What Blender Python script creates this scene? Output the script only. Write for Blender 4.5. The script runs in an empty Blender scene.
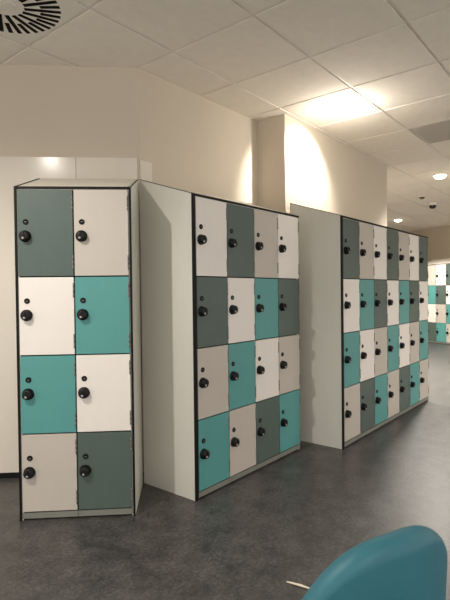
import bpy, bmesh, math, random
from mathutils import Vector, Matrix
random.seed(4)
scene = bpy.context.scene
C = scene.collection

# ---------------------------------------------------------------- materials
def s2l(c):
    return tuple(((v/255)/12.92 if v/255 <= .04045 else (((v/255)+.055)/1.055)**2.4) for v in c) + (1.0,)

def material(name, rgb, rough=.5, spec=.5, var=.06, scale=6.0, stretch=(1, 1, 1), bump=0.0, bscale=200.0, metal=0.0):
    m = bpy.data.materials.new(name)
    m.use_nodes = True
    nt = m.node_tree
    b = nt.nodes['Principled BSDF']
    b.inputs['Roughness'].default_value = rough
    b.inputs['Specular IOR Level'].default_value = spec
    b.inputs['Metallic'].default_value = metal
    tc = nt.nodes.new('ShaderNodeTexCoord')
    mp = nt.nodes.new('ShaderNodeMapping')
    mp.inputs['Scale'].default_value = stretch
    nt.links.new(tc.outputs['Object'], mp.inputs['Vector'])
    n = nt.nodes.new('ShaderNodeTexNoise')
    n.inputs['Scale'].default_value = scale
    n.inputs['Detail'].default_value = 5
    nt.links.new(mp.outputs['Vector'], n.inputs['Vector'])
    r = nt.nodes.new('ShaderNodeValToRGB')
    base = s2l(rgb)
    r.color_ramp.elements[0].position = .3
    r.color_ramp.elements[1].position = .7
    r.color_ramp.elements[0].color = tuple(v*(1-var) for v in base[:3]) + (1,)
    r.color_ramp.elements[1].color = tuple(min(1, v*(1+var)) for v in base[:3]) + (1,)
    nt.links.new(n.outputs['Fac'], r.inputs['Fac'])
    nt.links.new(r.outputs['Color'], b.inputs['Base Color'])
    if bump:
        n2 = nt.nodes.new('ShaderNodeTexNoise')
        n2.inputs['Scale'].default_value = bscale
        nt.links.new(tc.outputs['Object'], n2.inputs['Vector'])
        bp = nt.nodes.new('ShaderNodeBump')
        bp.inputs['Strength'].default_value = bump
        bp.inputs['Distance'].default_value = .002
        nt.links.new(n2.outputs['Fac'], bp.inputs['Height'])
        nt.links.new(bp.outputs['Normal'], b.inputs['Normal'])
    return m

def emitter(name, rgb, strength):
    m = bpy.data.materials.new(name)
    m.use_nodes = True
    nt = m.node_tree
    b = nt.nodes['Principled BSDF']
    b.inputs['Base Color'].default_value = (.8, .8, .8, 1)
    b.inputs['Emission Color'].default_value = s2l(rgb)
    b.inputs['Emission Strength'].default_value = strength
    return m

GRAIN = (2.5, 2.5, .5)
M = dict(
    teal=material('teal_laminate', (90, 157, 154), .42, .35, .02, 9, GRAIN),
    dark_green=material('dark_green_laminate', (86, 101, 95), .42, .35, .025, 9, GRAIN),
    white=material('white_laminate', (240, 234, 227), .4, .35, .01, 9, GRAIN),
    grey=material('warm_grey_laminate', (198, 190, 180), .42, .35, .012, 9, GRAIN),
    side=material('pale_side_laminate', (214, 212, 203), .45, .3, .012, 7, GRAIN),
    top=material('pale_top_laminate', (222, 218, 206), .4, .35, .02, 7),
    black=material('black_edge', (17, 16, 14), .55, .2, .1, 20),
    plinth=material('plinth_grey', (128, 129, 121), .45, .3, .05, 8),
    lock=material('black_lock_plastic', (13, 13, 14), .5, .25, .1, 30),
    lock_face=material('dark_lock_face', (27, 27, 29), .45, .25, .1, 30),
    glint_mark=material('lock_glint_mark', (170, 166, 160), .3, .5, .02, 30),
    hinge=material('hinge_metal', (128, 128, 123), .4, .5, .08, 30, metal=.5),
    wall=material('wall_paint', (206, 195, 178), .75, .2, .02, 1.5, bump=.12, bscale=90),
    clad=material('cladding_laminate', (226, 219, 206), .16, .5, .015, 3),
    shadow_gap=material('shadow_gap_black', (22, 21, 20), .6, .2, .1, 10),
    tile=material('ceiling_tile', (240, 233, 222), .85, .15, .025, 14, bump=.25, bscale=260),
    tee=material('ceiling_tee', (236, 230, 220), .5, .3, .02, 10),
    fixture=material('white_fixture', (232, 228, 220), .4, .4, .02, 10),
    slot=material('diffuser_slot', (14, 13, 12), .7, .1, .1, 20),
    grille=material('grille_grey', (206, 200, 190), .6, .3, .04, 30),
    dome=material('dome_black', (16, 16, 17), .12, .6, .1, 20),
    sensor=material('sensor_grey', (92, 86, 78), .4, .4, .06, 20),
    chair=material('teal_upholstery', (50, 108, 122), .5, .35, .05, 18, bump=.12, bscale=420),
    chair_leg=material('chair_leg_steel', (60, 60, 62), .35, .5, .05, 20, metal=.6),
    paper=material('paper_scrap', (225, 214, 196), .8, .2, .05, 40),
    lens=emitter('downlight_lens', (255, 236, 208), 14),
)

def floor_material():
    m = bpy.data.materials.new('floor_vinyl')
    m.use_nodes = True
    nt = m.node_tree
    b = nt.nodes['Principled BSDF']
    tc = nt.nodes.new('ShaderNodeTexCoord')
    def noise(scale, detail, rough=.6):
        n = nt.nodes.new('ShaderNodeTexNoise')
        n.inputs['Scale'].default_value = scale
        n.inputs['Detail'].default_value = detail
        n.inputs['Roughness'].default_value = rough
        nt.links.new(tc.outputs['Object'], n.inputs['Vector'])
        return n
    big = noise(7.5, 9, .74)
    rp = nt.nodes.new('ShaderNodeValToRGB')
    rp.color_ramp.elements[0].position = .36
    rp.color_ramp.elements[0].color = s2l((53, 52, 51))
    rp.color_ramp.elements[1].position = .68
    rp.color_ramp.elements[1].color = s2l((90, 88, 86))
    nt.links.new(big.outputs['Fac'], rp.inputs['Fac'])
    fine = noise(60, 4, .8)
    rf = nt.nodes.new('ShaderNodeValToRGB')
    rf.color_ramp.elements[0].position = .3
    rf.color_ramp.elements[0].color = (.6, .6, .6, 1)
    rf.color_ramp.elements[1].position = .72
    rf.color_ramp.elements[1].color = (1.5, 1.5, 1.5, 1)
    nt.links.new(fine.outputs['Fac'], rf.inputs['Fac'])
    mx = nt.nodes.new('ShaderNodeMix')
    mx.data_type = 'RGBA'
    mx.blend_type = 'MULTIPLY'
    mx.inputs['Factor'].default_value = 1
    nt.links.new(rp.outputs['Color'], mx.inputs['A'])
    nt.links.new(rf.outputs['Color'], mx.inputs['B'])
    # pale dust flecks
    vo = nt.nodes.new('ShaderNodeTexVoronoi')
    vo.inputs['Scale'].default_value = 26
    nt.links.new(tc.outputs['Object'], vo.inputs['Vector'])
    lt = nt.nodes.new('ShaderNodeMath')
    lt.operation = 'LESS_THAN'
    lt.inputs[1].default_value = .07
    nt.links.new(vo.outputs['Distance'], lt.inputs[0])
    dust = noise(3.3, 2)
    gt = nt.nodes.new('ShaderNodeMath')
    gt.operation = 'GREATER_THAN'
    gt.inputs[1].default_value = .56
    nt.links.new(dust.outputs['Fac'], gt.inputs[0])
    mu = nt.nodes.new('ShaderNodeMath')
    mu.operation = 'MULTIPLY'
    nt.links.new(lt.outputs[0], mu.inputs[0])
    nt.links.new(gt.outputs[0], mu.inputs[1])
    m2 = nt.nodes.new('ShaderNodeMath')
    m2.operation = 'MULTIPLY'
    m2.inputs[1].default_value = .45
    nt.links.new(mu.outputs[0], m2.inputs[0])
    mx2 = nt.nodes.new('ShaderNodeMix')
    mx2.data_type = 'RGBA'
    nt.links.new(m2.outputs[0], mx2.inputs['Factor'])
    nt.links.new(mx.outputs['Result'], mx2.inputs['A'])
    mx2.inputs['B'].default_value = s2l((150, 147, 142))
    nt.links.new(mx2.outputs['Result'], b.inputs['Base Color'])
    rr = nt.nodes.new('ShaderNodeMapRange')
    rr.inputs['To Min'].default_value = .3
    rr.inputs['To Max'].default_value = .45
    nt.links.new(big.outputs['Fac'], rr.inputs['Value'])
    nt.links.new(rr.outputs['Result'], b.inputs['Roughness'])
    b.inputs['Specular IOR Level'].default_value = .5
    bp = nt.nodes.new('ShaderNodeBump')
    bp.inputs['Strength'].default_value = .25
    bp.inputs['Distance'].default_value = .002
    nt.links.new(fine.outputs['Fac'], bp.inputs['Height'])
    nt.links.new(bp.outputs['Normal'], b.inputs['Normal'])
    return m
M['floor'] = floor_material()

# ---------------------------------------------------------------- mesh helpers
def box(bm, x0, x1, y0, y1, z0, z1, mat=0, bevel=0.0):
    vs = [bm.verts.new((x, y, z)) for z in (z0, z1) for x, y in ((x0, y0), (x1, y0), (x1, y1), (x0, y1))]
    fs = [bm.faces.new([vs[i] for i in f]) for f in
          ((3, 2, 1, 0), (4, 5, 6, 7), (0, 1, 5, 4), (1, 2, 6, 5), (2, 3, 7, 6), (3, 0, 4, 7))]
    for f in fs:
        f.material_index = mat
    if bevel:
        es = list({e for f in fs for e in f.edges})
        bmesh.ops.bevel(bm, geom=es, offset=bevel, segments=2, affect='EDGES', profile=.6)

def prism(bm, poly, ax, a0, a1, mat=0):
    """extrude a polygon of (p, q) along an axis: ax 'x' -> (a, p, q), ax 'z' -> (p, q, a)"""
    def at(p, q, a):
        return (a, p, q) if ax == 'x' else (p, q, a)
    lo = [bm.verts.new(at(p, q, a0)) for p, q in poly]
    hi = [bm.verts.new(at(p, q, a1)) for p, q in poly]
    n = len(poly)
    fs = [bm.faces.new(lo[::-1]), bm.faces.new(hi)]
    for i in range(n):
        fs.append(bm.faces.new((lo[i], lo[(i+1) % n], hi[(i+1) % n], hi[i])))
    for f in fs:
        f.material_index = mat

def lathe(bm, prof, n, mtx=Matrix(), mats=None):
    """revolve (radius, height) about local Z, then place with mtx"""
    rings = []
    for r, h in prof:
        if r < 1e-6:
            rings.append([bm.verts.new(mtx @ Vector((0, 0, h)))])
        else:
            rings.append([bm.verts.new(mtx @ Vector((r*math.cos(2*math.pi*i/n), r*math.sin(2*math.pi*i/n), h))) for i in range(n)])
    for k in range(len(rings)-1):
        a, b = rings[k], rings[k+1]
        for i in range(n):
            j = (i+1) % n
            if len(a) == 1 and len(b) == 1:
                continue
            if len(a) == 1:
                f = bm.faces.new((a[0], b[j], b[i]))
            elif len(b) == 1:
                f = bm.faces.new((a[i], a[j], b[0]))
            else:
                f = bm.faces.new((a[i], a[j], b[j], b[i]))
            f.smooth = True
            if mats:
                f.material_index = mats[k]
    return rings

def to_mesh(name, bm, mats):
    bmesh.ops.recalc_face_normals(bm, faces=bm.faces[:])
    me = bpy.data.meshes.new(name)
    bm.to_mesh(me)
    bm.free()
    for m in (mats if isinstance(mats, (list, tuple)) else [mats]):
        me.materials.append(m)
    return me

def put(name, me, parent=None, loc=(0, 0, 0), label=None):
    o = bpy.data.objects.new(name, me)
    C.objects.link(o)
    o.location = loc
    if parent:
        o.parent = parent
    if label:
        o['label'] = label
    return o

def obj(name, bm, mats, parent=None, loc=(0, 0, 0), label=None):
    return put(name, to_mesh(name, bm, mats), parent, loc, label)

def struct(name, bm, mats):
    o = obj(name, bm, mats)
    o['kind'] = 'structure'
    return o

def thing(name, label, cat, loc, rotz=0, group=None):
    o = bpy.data.objects.new(name, None)
    o.empty_display_size = .1
    C.objects.link(o)
    o.location = loc
    o.rotation_euler = (0, 0, rotz)
    o['label'] = label
    o['category'] = cat
    if group:
        o['group'] = group
    return o

def tag(o, label, cat, group=None):
    o['label'] = label
    o['category'] = cat
    if group:
        o['group'] = group
    return o

# ---------------------------------------------------------------- room
HC = 2.6442
G = .6
U0, V0 = 2.137, 1.5307
CX, CY = 2.138, 2.4542            # inner corner of left wall and back wall
E1 = Vector((.690523, -.723311))  # along the front of the left locker bank
N1 = Vector((.723311, .690523))   # away from the camera

bm = bmesh.new()
box(bm, -3.2, 14.0, -4.2, 6.6, -.08, 0)
struct('floor', bm, M['floor'])

def frame_prism(bm, s0, s1, t0, t1, z0, z1):
    """box in the left wall's own frame; s along E1, t along N1, measured from the inner corner"""
    p = [Vector((CX, CY)) + E1*s + N1*t for s, t in ((s0, t0), (s1, t0), (s1, t1), (s0, t1))]
    prism(bm, [(v.x, v.y) for v in p], 'z', z0, z1)

bm = bmesh.new()
frame_prism(bm, -4.2, 0, 0, .15, 0, HC+.01)
struct('wall_left', bm, M['wall'])
bm = bmesh.new()
frame_prism(bm, -4.2, -.4035, -.012, -.0005, .038, 2.058)
frame_prism(bm, -.4005, -.011, -.012, -.0005, .038, 2.058)
struct('trim_1', bm, M['clad'])
bm = bmesh.new()
frame_prism(bm, -4.2, -.011, -.0075, -.0005, 0, .037)  # black strip: shade of the gap under the cladding put into its colour
struct('shadow_gap_left', bm, M['shadow_gap'])

bm = bmesh.new()
box(bm, CX, 3.4707, CY, CY+.15, 0, HC+.01)
struct('wall_back', bm, M['wall'])
bm = bmesh.new()
box(bm, CX+.005, CX+.102, CY-.011, CY-.0005, .038, 2.045)
struct('trim_2', bm, M['clad'])
bm = bmesh.new()
prism(bm, [(3.4707, 2.1763), (5.705, 2.1763), (5.705, 6.2), (5.555, 6.2), (5.555, 2.3263), (3.6207, 2.3263), (3.6207, 2.6), (3.4707, 2.6)], 'z', 0, HC+.01)
struct('wall_right', bm, M['wall'])
FE = Vector((math.cos(-2.113), math.sin(-2.113)))
FN = Vector((-math.sin(-2.113), math.cos(-2.113)))
bm = bmesh.new()
prism(bm, [(v.x, v.y) for v in [Vector((11.3211, 3.2381)) + FE*s_ + FN*t_ for s_, t_ in ((-3.9, .57), (5.5, .57), (5.5, .72), (-3.9, .72))]], 'z', 0, HC+.01)
struct('wall_far', bm, M['wall'])
bm = bmesh.new()
box(bm, 5.555, 13.9, 6.2, 6.35, 0, HC+.01)
struct('wall_end', bm, M['wall'])

# ceiling: tegular tiles dropped below the tees
def in_room(u, v):
    if v > 6.3 or u > 13.6:
        return False
    if u > 3.9 and u < 5.3 and v > 2.75:
        return False
    if u <= 3.9 and (Vector((u, v)) - Vector((CX, CY))).dot(N1) > .75 and v > 3.0:
        return False
    return True
bm = bmesh.new()
for i in range(-8, 20):
    for j in range(-9, 9):
        u, v = U0+G*i, V0+G*j
        if not in_room(u+.3, v+.3):
            continue
        if (i, j) in ((-2, 1), (4, -1)):      # the diffuser and the grille sit in these bays
            continue
        g = .0105
        box(bm, u+g, u+G-g, v+g, v+G-g, HC, HC+.014)
box(bm, -3.2, 14.0, -4.2, 6.6, HC+.03, HC+.06)
struct('ceiling', bm, M['tile'])
bm = bmesh.new()
for i in range(-8, 21):
    u = U0+G*i
    box(bm, u-.014, u+.014, -4.0, 6.3, HC+.007, HC+.013)
for j in range(-9, 9):
    v = V0+G*j
    box(bm, -2.8, 14.0, v-.014, v+.014, HC+.0073, HC+.0132)
struct('trim_3', bm, M['tee'])

# ---------------------------------------------------------------- lockers
H, RISE, D = 1.739, .142, .4345
ROW, Z0 = .4095, .043
COLS = {'A': ('dark_green', 'white', 'teal', 'grey'),
        'B': ('grey', 'teal', 'white', 'dark_green'),
        'C': ('white', 'dark_green', 'grey', 'teal')}
CNAME = {'dark_green': 'dark green door', 'white': 'white door', 'teal': 'teal door', 'grey': 'warm grey door'}
FRONT = Matrix.Rotation(math.radians(90), 4, 'X')     # local +Z of a lathe -> -Y, out of the locker front

def lock_mesh():
    bm = bmesh.new()
    lathe(bm, [(0, 0), (.030, 0), (.030, .006), (.0275, .009), (.0265, .009)], 28, FRONT, [0]*4)
    n = 28                                             # ridged dial
    prof = [(.0265, .009), (.0262, .024), (.0235, .029), (.013, .0305), (0, .0305)]
    rings = lathe(bm, prof, n, FRONT, [0, 0, 1, 1])
    for k in (0, 1):
        for i, v in enumerate(rings[k]):
            if i % 2:
                v.co.x *= .94
                v.co.z *= .94
    lathe(bm, [(0, .0300), (.0065, .0300), (.0062, .0322), (0, .0322)], 12, Matrix.Translation((-.004, 0, -.012)) @ FRONT, [2]*3)  # pale dot on the dial: marker with the knob's glint painted in
    box(bm, -.0025, .0025, -.0345, -.029, -.006, .019, 0)    # grip ridge across the dial
    return to_mesh('combination_lock', bm, [M['lock'], M['lock_face'], M['glint_mark']])

def cam_mesh():
    bm = bmesh.new()
    lathe(bm, [(0, 0), (.0145, 0), (.0145, .003), (.012, .0055), (.0095, .0055), (.009, .0035), (0, .0035)], 20, FRONT, [0]*4+[1]*2)
    box(bm, -.0055, .0055, -.0052, -.003, -.0014, .0014, 2)
    return to_mesh('cam_lock', bm, [M['lock'], M['lock_face'], M['hinge']])

def hinge_mesh():
    bm = bmesh.new()
    for z in (-.0375, -.0115, .0145):
        lathe(bm, [(0, z), (.0032, z), (.0032, z+.0225), (0, z+.0225)], 10)
    box(bm, -.004, 0, .0005, .003, -.0375, .0375)
    return to_mesh('hinge', bm, M['hinge'])

LOCK, CAM, HINGE = lock_mesh(), cam_mesh(), hinge_mesh()
DOORS = {}
def door_mesh(w, h, colour):
    key = (round(w, 4), round(h, 4), colour)
    if key not in DOORS:
        bm = bmesh.new()
        box(bm, 0, w, -.006, .012, 0, h, 0, .0012)
        DOORS[key] = to_mesh('door', bm, M[colour])
    return DOORS[key]

def locker_bank(label, loc, rotz, width, cols, stile_l, stile_r, group=None):
    t = thing('locker_cabinet', label, 'lockers', loc, rotz, group)
    prof = [(.0, .0), (.0, H-.003), (D, H+RISE-.003), (D, .0)]
    pan = .016
    for x0 in (0, width-pan):
        bm = bmesh.new()
        prism(bm, [(.003, 0), (.003, H-.002), (D, H+RISE-.002-.002), (D, 0)], 'x', x0, x0+pan)
        obj('side_panel', bm, M['side'], t)
    # sloping top panel with black edging along both slopes
    bm = bmesh.new()
    sl = RISE/D
    prism(bm, [(.0, H-.0165), (.0, H), (D, H+RISE), (D, H+RISE-.0165)], 'x', pan+.0005, width-pan-.0005)
    obj('sloping_top', bm, M['top'], t)
    for x0 in (-.0006, width-pan):
        bm = bmesh.new()
        prism(bm, [(.0, H-.003), (.0, H+.0012), (D, H+RISE+.0012), (D, H+RISE-.003)], 'x', x0, x0+.005)
        if x0 > 0:
            for v in bm.verts:
                v.co.x += pan-.005+.0006
        obj('edge_trim', bm, M['black'], t)
    bm = bmesh.new()
    prism(bm, [(D-.008, .0), (D-.008, H+RISE-.022), (D-.001, H+RISE-.02), (D-.001, .0)], 'x', pan+.001, width-pan-.001)
    obj('back_panel', bm, M['side'], t)
    # black front frame: backing shelf edges, stiles and top rail
    cw = (width-stile_l-stile_r)/len(cols)
    bm = bmesh.new()
    box(bm, pan+.0005, width-pan-.0005, .0135, .03, .0, H-.02)
    box(bm, -.0006, stile_l-.003, -.0065, .003, 0, H)
    if stile_r > .008:
        box(bm, width-stile_r+.003, width+.0006, -.0065, .003, 0, H)
    else:
        box(bm, width-.003, width+.0006, -.002, .003, 0, H)
    box(bm, stile_l-.003, width-stile_r+(.003 if stile_r > .008 else stile_r), -.0065, .003, H-.013, H)
    obj('frame', bm, M['black'], t)
    gap = .0034
    for k, cname in enumerate(cols):
        x0 = stile_l+k*cw
        bm = bmesh.new()
        box(bm, x0+.0012, x0+cw-.0012, -.003, .0125, .009, Z0-.004, 0, .001)
        obj('plinth', bm, M['plinth'], t)
        for r, colour in enumerate(COLS[cname]):
            z0 = Z0+ROW*(3-r)
            h = ROW if r else (H-.0135)-z0
            d = put('door', door_mesh(cw-2*gap, h-2*gap, colour), t, (x0+gap, 0, z0+gap), CNAME[colour])
            put('cam_lock', CAM, d, (.040, -.006, .284-gap))
            put('combination_lock', LOCK, d, (.0375, -.006, .210-gap))
            put('hinge', HINGE, d, (cw-2*gap-.001, -.0075, .072-gap))
            put('hinge', HINGE, d, (cw-2*gap-.001, -.0075, h-.072-gap))
    return t

GR = 'chequered locker banks'
locker_bank('two-column locker bank nearest the left edge, with a sloping top, turned to face the camera',
            (1.2842, 2.4457, 0), -.8086, .5951, 'AB', .0128, .0128, GR)
locker_bank('four-column locker bank in the middle, between the two-column and the seven-column banks',
            (2.0207, 1.8829, 0), 0, 1.1547, 'CABC', .0245, .004, GR)
locker_bank('seven-column locker bank right of centre, in front of the brightly lit wall',
            (3.3575, 1.6299, 0), 0, 2.0505, 'ABCABCA', .026, .004, GR)
# far bank: stands at an angle; its left end is behind the seven-column bank, its right end beyond the frame
FA = -2.113
fo = Vector((11.3211, 3.2381)) + FE*.012 - FE*(.024+2*.2888)
locker_bank('distant locker bank by the far wall at the right edge of the photo',
            (fo.x, fo.y, 0), FA, .028+6*.2888, 'ABCABC', .024, .004, GR)

# ---------------------------------------------------------------- ceiling fittings
def downlight(u, v, label, tilt=None):
    t = thing('downlight', label, 'light', (u, v, HC), 0, 'recessed ceiling downlights')
    bm = bmesh.new()
    lathe(bm, [(.072, 0), (.098, 0), (.098, -.004), (.094, -.007), (.078, -.007), (.072, -.004), (.072, 0)], 40)
    obj('trim_ring', bm, M['fixture'], t)
    bm = bmesh.new()
    lathe(bm, [(.0715, -.001), (.0715, -.012), (.064, -.026), (.045, -.038), (.02, -.044), (0, -.045)], 40)
    obj('lens', bm, M['lens'], t, label='glowing white lens')
    return t

downlight(6.6402, 1.8405, 'bright round downlight nearer the camera, above the dome camera at the upper right')
downlight(10.2005, 3.6607, 'small far downlight just above the top of the seven-column lockers')
downlight(3.6214, 1.7126, 'dazzling downlight whitening the ceiling tile beside the wall corner')

# swirl diffuser in its own tile
t = thing('ceiling_diffuser', 'square ceiling air diffuser with a swirl of black slots, at the top left corner', 'air vent', (1.237, 2.4307, HC))
bm = bmesh.new()
box(bm, -.2915, .2915, -.2915, .2915, -.001, .012, 0, .001)
obj('face_plate', bm, M['fixture'], t)
bm = bmesh.new()
NS = 36
for k in range(NS):
    a = 2*math.pi*k/NS
    r0, r1 = (.095, .275) if k % 2 == 0 else (.175, .275)
    m = Matrix.Rotation(a, 4, 'Z') @ Matrix.Translation((0, .025, 0))
    vs = [m @ Vector(p) for p in ((r0, -.0115, -.0022), (r1, -.0115, -.0022), (r1, .0115, -.0022), (r0, .0115, -.0022),
                                  (r0, -.0115, -.0005), (r1, -.0115, -.0005), (r1, .0115, -.0005), (r0, .0115, -.0005))]
    vs = [bm.verts.new(v) for v in vs]
    for f in ((3, 2, 1, 0), (4, 5, 6, 7), (0, 1, 5, 4), (1, 2, 6, 5), (2, 3, 7, 6), (3, 0, 4, 7)):
        bm.faces.new([vs[i] for i in f])
obj('swirl_slot', bm, M['slot'], t, label='ring of radiating black slots')
bm = bmesh.new()
lathe(bm, [(0, -.006), (.05, -.006), (.06, -.003), (.06, -.001), (0, -.001)], 32)
obj('hub', bm, M['fixture'], t)

# return-air grille
t = thing('ceiling_grille', 'grey square ceiling air grille near the right edge', 'air vent', (U0+G*4.5, V0-G*.5, HC))
bm = bmesh.new()
for s in (-1, 1):
    box(bm, -.2915, .2915, s*.2915-.009 if s > 0 else -.2915, s*.2915 if s > 0 else -.2825, -.001, .012)
    box(bm, s*.2915-.009 if s > 0 else -.2915, s*.2915 if s > 0 else -.2825, -.2825, .2825, -.001, .012)
obj('frame', bm, M['grille'], t)
bm = bmesh.new()
box(bm, -.2825, .2825, -.2825, .2825, .006, .013)
for k in range(1, 30):
    x = -.2825+.565*k/30
    box(bm, x-.0012, x+.0012, -.2825, .2825, .001, .006)
for k in range(1, 30):
    y = -.2825+.565*k/30
    box(bm, -.2825, .2825, y-.0012, y+.0012, .001, .0058)
obj('grid_core', bm, M['grille'], t)

# dome camera and sensor
t = thing('dome_camera', 'black dome security camera on a white ceiling mount', 'camera', (8.5603, 2.4919, HC))
bm = bmesh.new()
lathe(bm, [(0, 0), (.062, 0), (.068, -.012), (.066, -.05), (.057, -.056), (0, -.056)], 32)
obj('mount', bm, M['fixture'], t)
bm = bmesh.new()
lathe(bm, [(.056, -.056), (.054, -.076), (.046, -.094), (.03, -.107), (.013, -.113), (0, -.114)], 32)
obj('dome', bm, M['dome'], t)
t = thing('ceiling_sensor', 'small grey sensor on the ceiling left of the dome camera', 'sensor', (7.899, 2.4575, HC))
bm = bmesh.new()
lathe(bm, [(0, 0), (.058, 0), (.058, -.012), (.05, -.02), (0, -.02)], 24)
obj('base', bm, M['fixture'], t)
bm = bmesh.new()
lathe(bm, [(.042, -.02), (.04, -.034), (.026, -.046), (0, -.05)], 24)
obj('sensor_head', bm, M['sensor'], t)

# ---------------------------------------------------------------- teal chair, lower right
FWD = Vector((math.sin(.8861), math.cos(.8861), 0))
RGT = Vector((math.cos(.8861), -math.sin(.8861), 0))
RHO, THETA, RC, DC = .2525, .49727, .1468, .97183
HA = 1.2
cpos = RGT*RC + FWD*DC
# local frame: -Y is the outward direction of the middle of the back
out = (-FWD)*math.cos(THETA) + RGT*math.sin(THETA)
rotz = math.atan2(out.y, out.x) + math.pi/2
chair = thing('tub_chair', 'teal upholstered tub chair with rounded back, in the near foreground', 'chair', (cpos.x, cpos.y, 0), rotz)
ZTOP, ZARM = .8035, .3042
def back_top(u):                    # u in -1..1 round the arc
    a = abs(u)
    return max(.45, ZTOP - (ZTOP-ZARM)*a**2.735)
bm = bmesh.new()
NU, th = 64, .05
prof_n = 10
rows = []
for i in range(NU+1):
    u = -1+2*i/NU
    phi = u*HA
    zt = back_top(u)
    ring = []
    zb = .36
    def pt(off, z):
        r = RHO + off + .05*(z-.42)
        return Vector((r*math.sin(phi), -r*math.cos(phi), z))
    for k in range(9):
        ring.append(pt(0, zb+(zt-th*.5-zb)*k/8))
    for k in range(1, prof_n):
        a = math.pi*k/prof_n
        ring.append(pt(-th*.5+th*.5*math.cos(a), zt-th*.5+th*.5*math.sin(a)))
    for k in range(9):
        ring.append(pt(-th, zt-th*.5+(zb-zt+th*.5)*k/8))
    rows.append([bm.verts.new(p) for p in ring])
L = len(rows[0])
for i in range(NU):
    for k in range(L):
        f = bm.faces.new((rows[i][k], rows[i+1][k], rows[i+1][(k+1) % L], rows[i][(k+1) % L]))
        f.smooth = True
bm.faces.new(rows[0][::-1])
bm.faces.new(rows[-1])
obj('backrest', bm, M['chair'], chair)
bm = bmesh.new()
lathe(bm, [(0, .37), (.14, .37), (.162, .385), (.168, .40), (.16, .425), (.13, .436), (0, .44)], 48)
for v in bm.verts:
    v.co.y = v.co.y*1.02+.0
obj('seat', bm, M['chair'], chair)
bm = bmesh.new()
lathe(bm, [(0, .34), (.19, .34), (.2, .3585), (0, .3585), (0, .3695)][:4], 32)
obj('seat_base', bm, M['chair_leg'], chair)
for sx, sy in ((-1, -1), (1, -1), (1, 1), (-1, 1)):
    bm = bmesh.new()
    top, bot = Vector((sx*.1, sy*.1, .345)), Vector((sx*.2, sy*.2, 0))
    ax = (bot-top)
    q = ax.to_track_quat('Z', 'Y').to_matrix().to_4x4()
    ln = ax.length
    lathe(bm, [(0, 0), (.014, 0), (.010, ln-.01), (.010, ln), (0, ln)], 16, Matrix.Translation(top) @ q)
    for v in bm.verts:
        v.co.z = max(v.co.z, 0)
    obj('leg', bm, M['chair_leg'], chair)

# scrap on the floor
bm = bmesh.new()
p0, p1 = Vector((1.674, 1.062, 0)), Vector((1.692, .965, 0))
ax = (p1-p0)
nr = Vector((-ax.y, ax.x, 0)).normalized()
prev = None
secs = [(0, .0012), (.25, .005), (.6, .008), (1, .004)]
vs = []
for s, w in secs:
    c = p0+ax*s
    zz = .003+.004*math.sin(s*3)
    vs.append([bm.verts.new(c+nr*w+Vector((0, 0, zz))), bm.verts.new(c+Vector((0, 0, zz+.004))), bm.verts.new(c-nr*w+Vector((0, 0, zz))), bm.verts.new(c+Vector((0, 0, .0005)))])
for a, b in zip(vs, vs[1:]):
    for k in range(4):
        bm.faces.new((a[k], a[(k+1) % 4], b[(k+1) % 4], b[k]))
bm.faces.new(vs[0][::-1])
bm.faces.new(vs[-1])
tag(obj('paper_scrap', bm, M['paper']), 'tiny pale twisted paper scrap on the dark floor left of the teal chair', 'litter')

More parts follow.
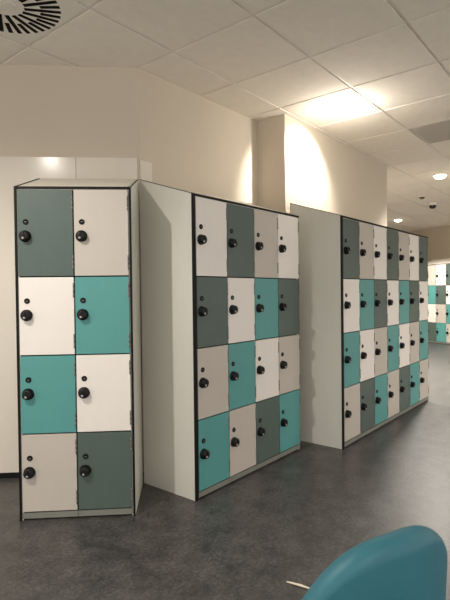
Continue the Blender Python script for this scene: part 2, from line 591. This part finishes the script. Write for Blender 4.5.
# ---------------------------------------------------------------- lights
WARM = (1.0, .93, .84)
def spot(u, v, power, size=150, blend=.7, radius=.07, target=None, z=HC-.02, col=WARM):
    d = bpy.data.lights.new('lamp_or_fill_light', 'SPOT')
    d.energy = power
    d.color = col
    d.spot_size = math.radians(size)
    d.spot_blend = blend
    d.shadow_soft_size = radius
    o = bpy.data.objects.new('lamp_or_fill_light', d)
    C.objects.link(o)
    o.location = (u, v, z)
    dirv = Vector(target)-o.location if target else Vector((0, 0, -1))
    o.rotation_euler = dirv.to_track_quat('-Z', 'Y').to_euler()
    return o
def point(u, v, z, power, radius=.05, col=WARM):
    d = bpy.data.lights.new('lamp_or_fill_light', 'POINT')
    d.energy = power
    d.color = col
    d.shadow_soft_size = radius
    o = bpy.data.objects.new('lamp_or_fill_light', d)
    C.objects.link(o)
    o.location = (u, v, z)
    return o

spot(-.15, 1.81, 160, 160, .5, .05)
spot(6.64, 1.84, 900, 140, .8, z=HC-.06)
spot(10.2, 3.66, 360, 150, .7, z=HC-.06)
spot(3.62, 1.7126, 680, 82, .6, .03, target=(3.62+.20, 1.7126+.76, HC-.03-.60), z=HC-.03)
spot(3.62, 1.7126, 65, 165, 1, .05)
point(3.62, 1.7126, HC-.16, 9.5, .04)  # added glow source below the downlight, no fitting there; whitens the tiles around it
for u, v, p in ((-.3, -1.3, 90), (3.6, -1.3, 90), (5.6, -.6, 130), (8.2, .0, 150), (9.0, -2.0, 110), (7.3, 3.5, 620)):  # unseen ceiling spots added out of view to brighten floor and room
    spot(u, v, p, 150, .7)

w = bpy.data.worlds.new('room_ambient')
scene.world = w
w.use_nodes = True
bg = w.node_tree.nodes['Background']
bg.inputs['Color'].default_value = (1.0, .95, .89, 1)
bg.inputs['Strength'].default_value = 1.4

# ---------------------------------------------------------------- camera
F, PITCH, ROLL, YAW, HCAM = 490.228, .0160, .0117, .8861, 1.1803
sy, cy = math.sin(YAW), math.cos(YAW)
right = Vector((cy, -sy, 0))
fw = Vector((sy*math.cos(PITCH), cy*math.cos(PITCH), -math.sin(PITCH)))
up = Vector((sy*math.sin(PITCH), cy*math.sin(PITCH), math.cos(PITCH)))
X = right*math.cos(ROLL) - up*math.sin(ROLL)
Y = right*math.sin(ROLL) + up*math.cos(ROLL)
Z = -fw
cd = bpy.data.cameras.new('camera')
cd.sensor_fit = 'VERTICAL'
cd.sensor_height = 36
cd.lens = F/600*36
cd.clip_start = .02
co = bpy.data.objects.new('camera', cd)
C.objects.link(co)
co.matrix_world = Matrix(((X.x, Y.x, Z.x, 0), (X.y, Y.y, Z.y, 0), (X.z, Y.z, Z.z, HCAM), (0, 0, 0, 1)))
scene.camera = co
scene.view_settings.view_transform = 'Standard'
scene.view_settings.look = 'None'
scene.view_settings.exposure = .06
scene.cycles.use_denoising = True
scene.cycles.max_bounces = 8
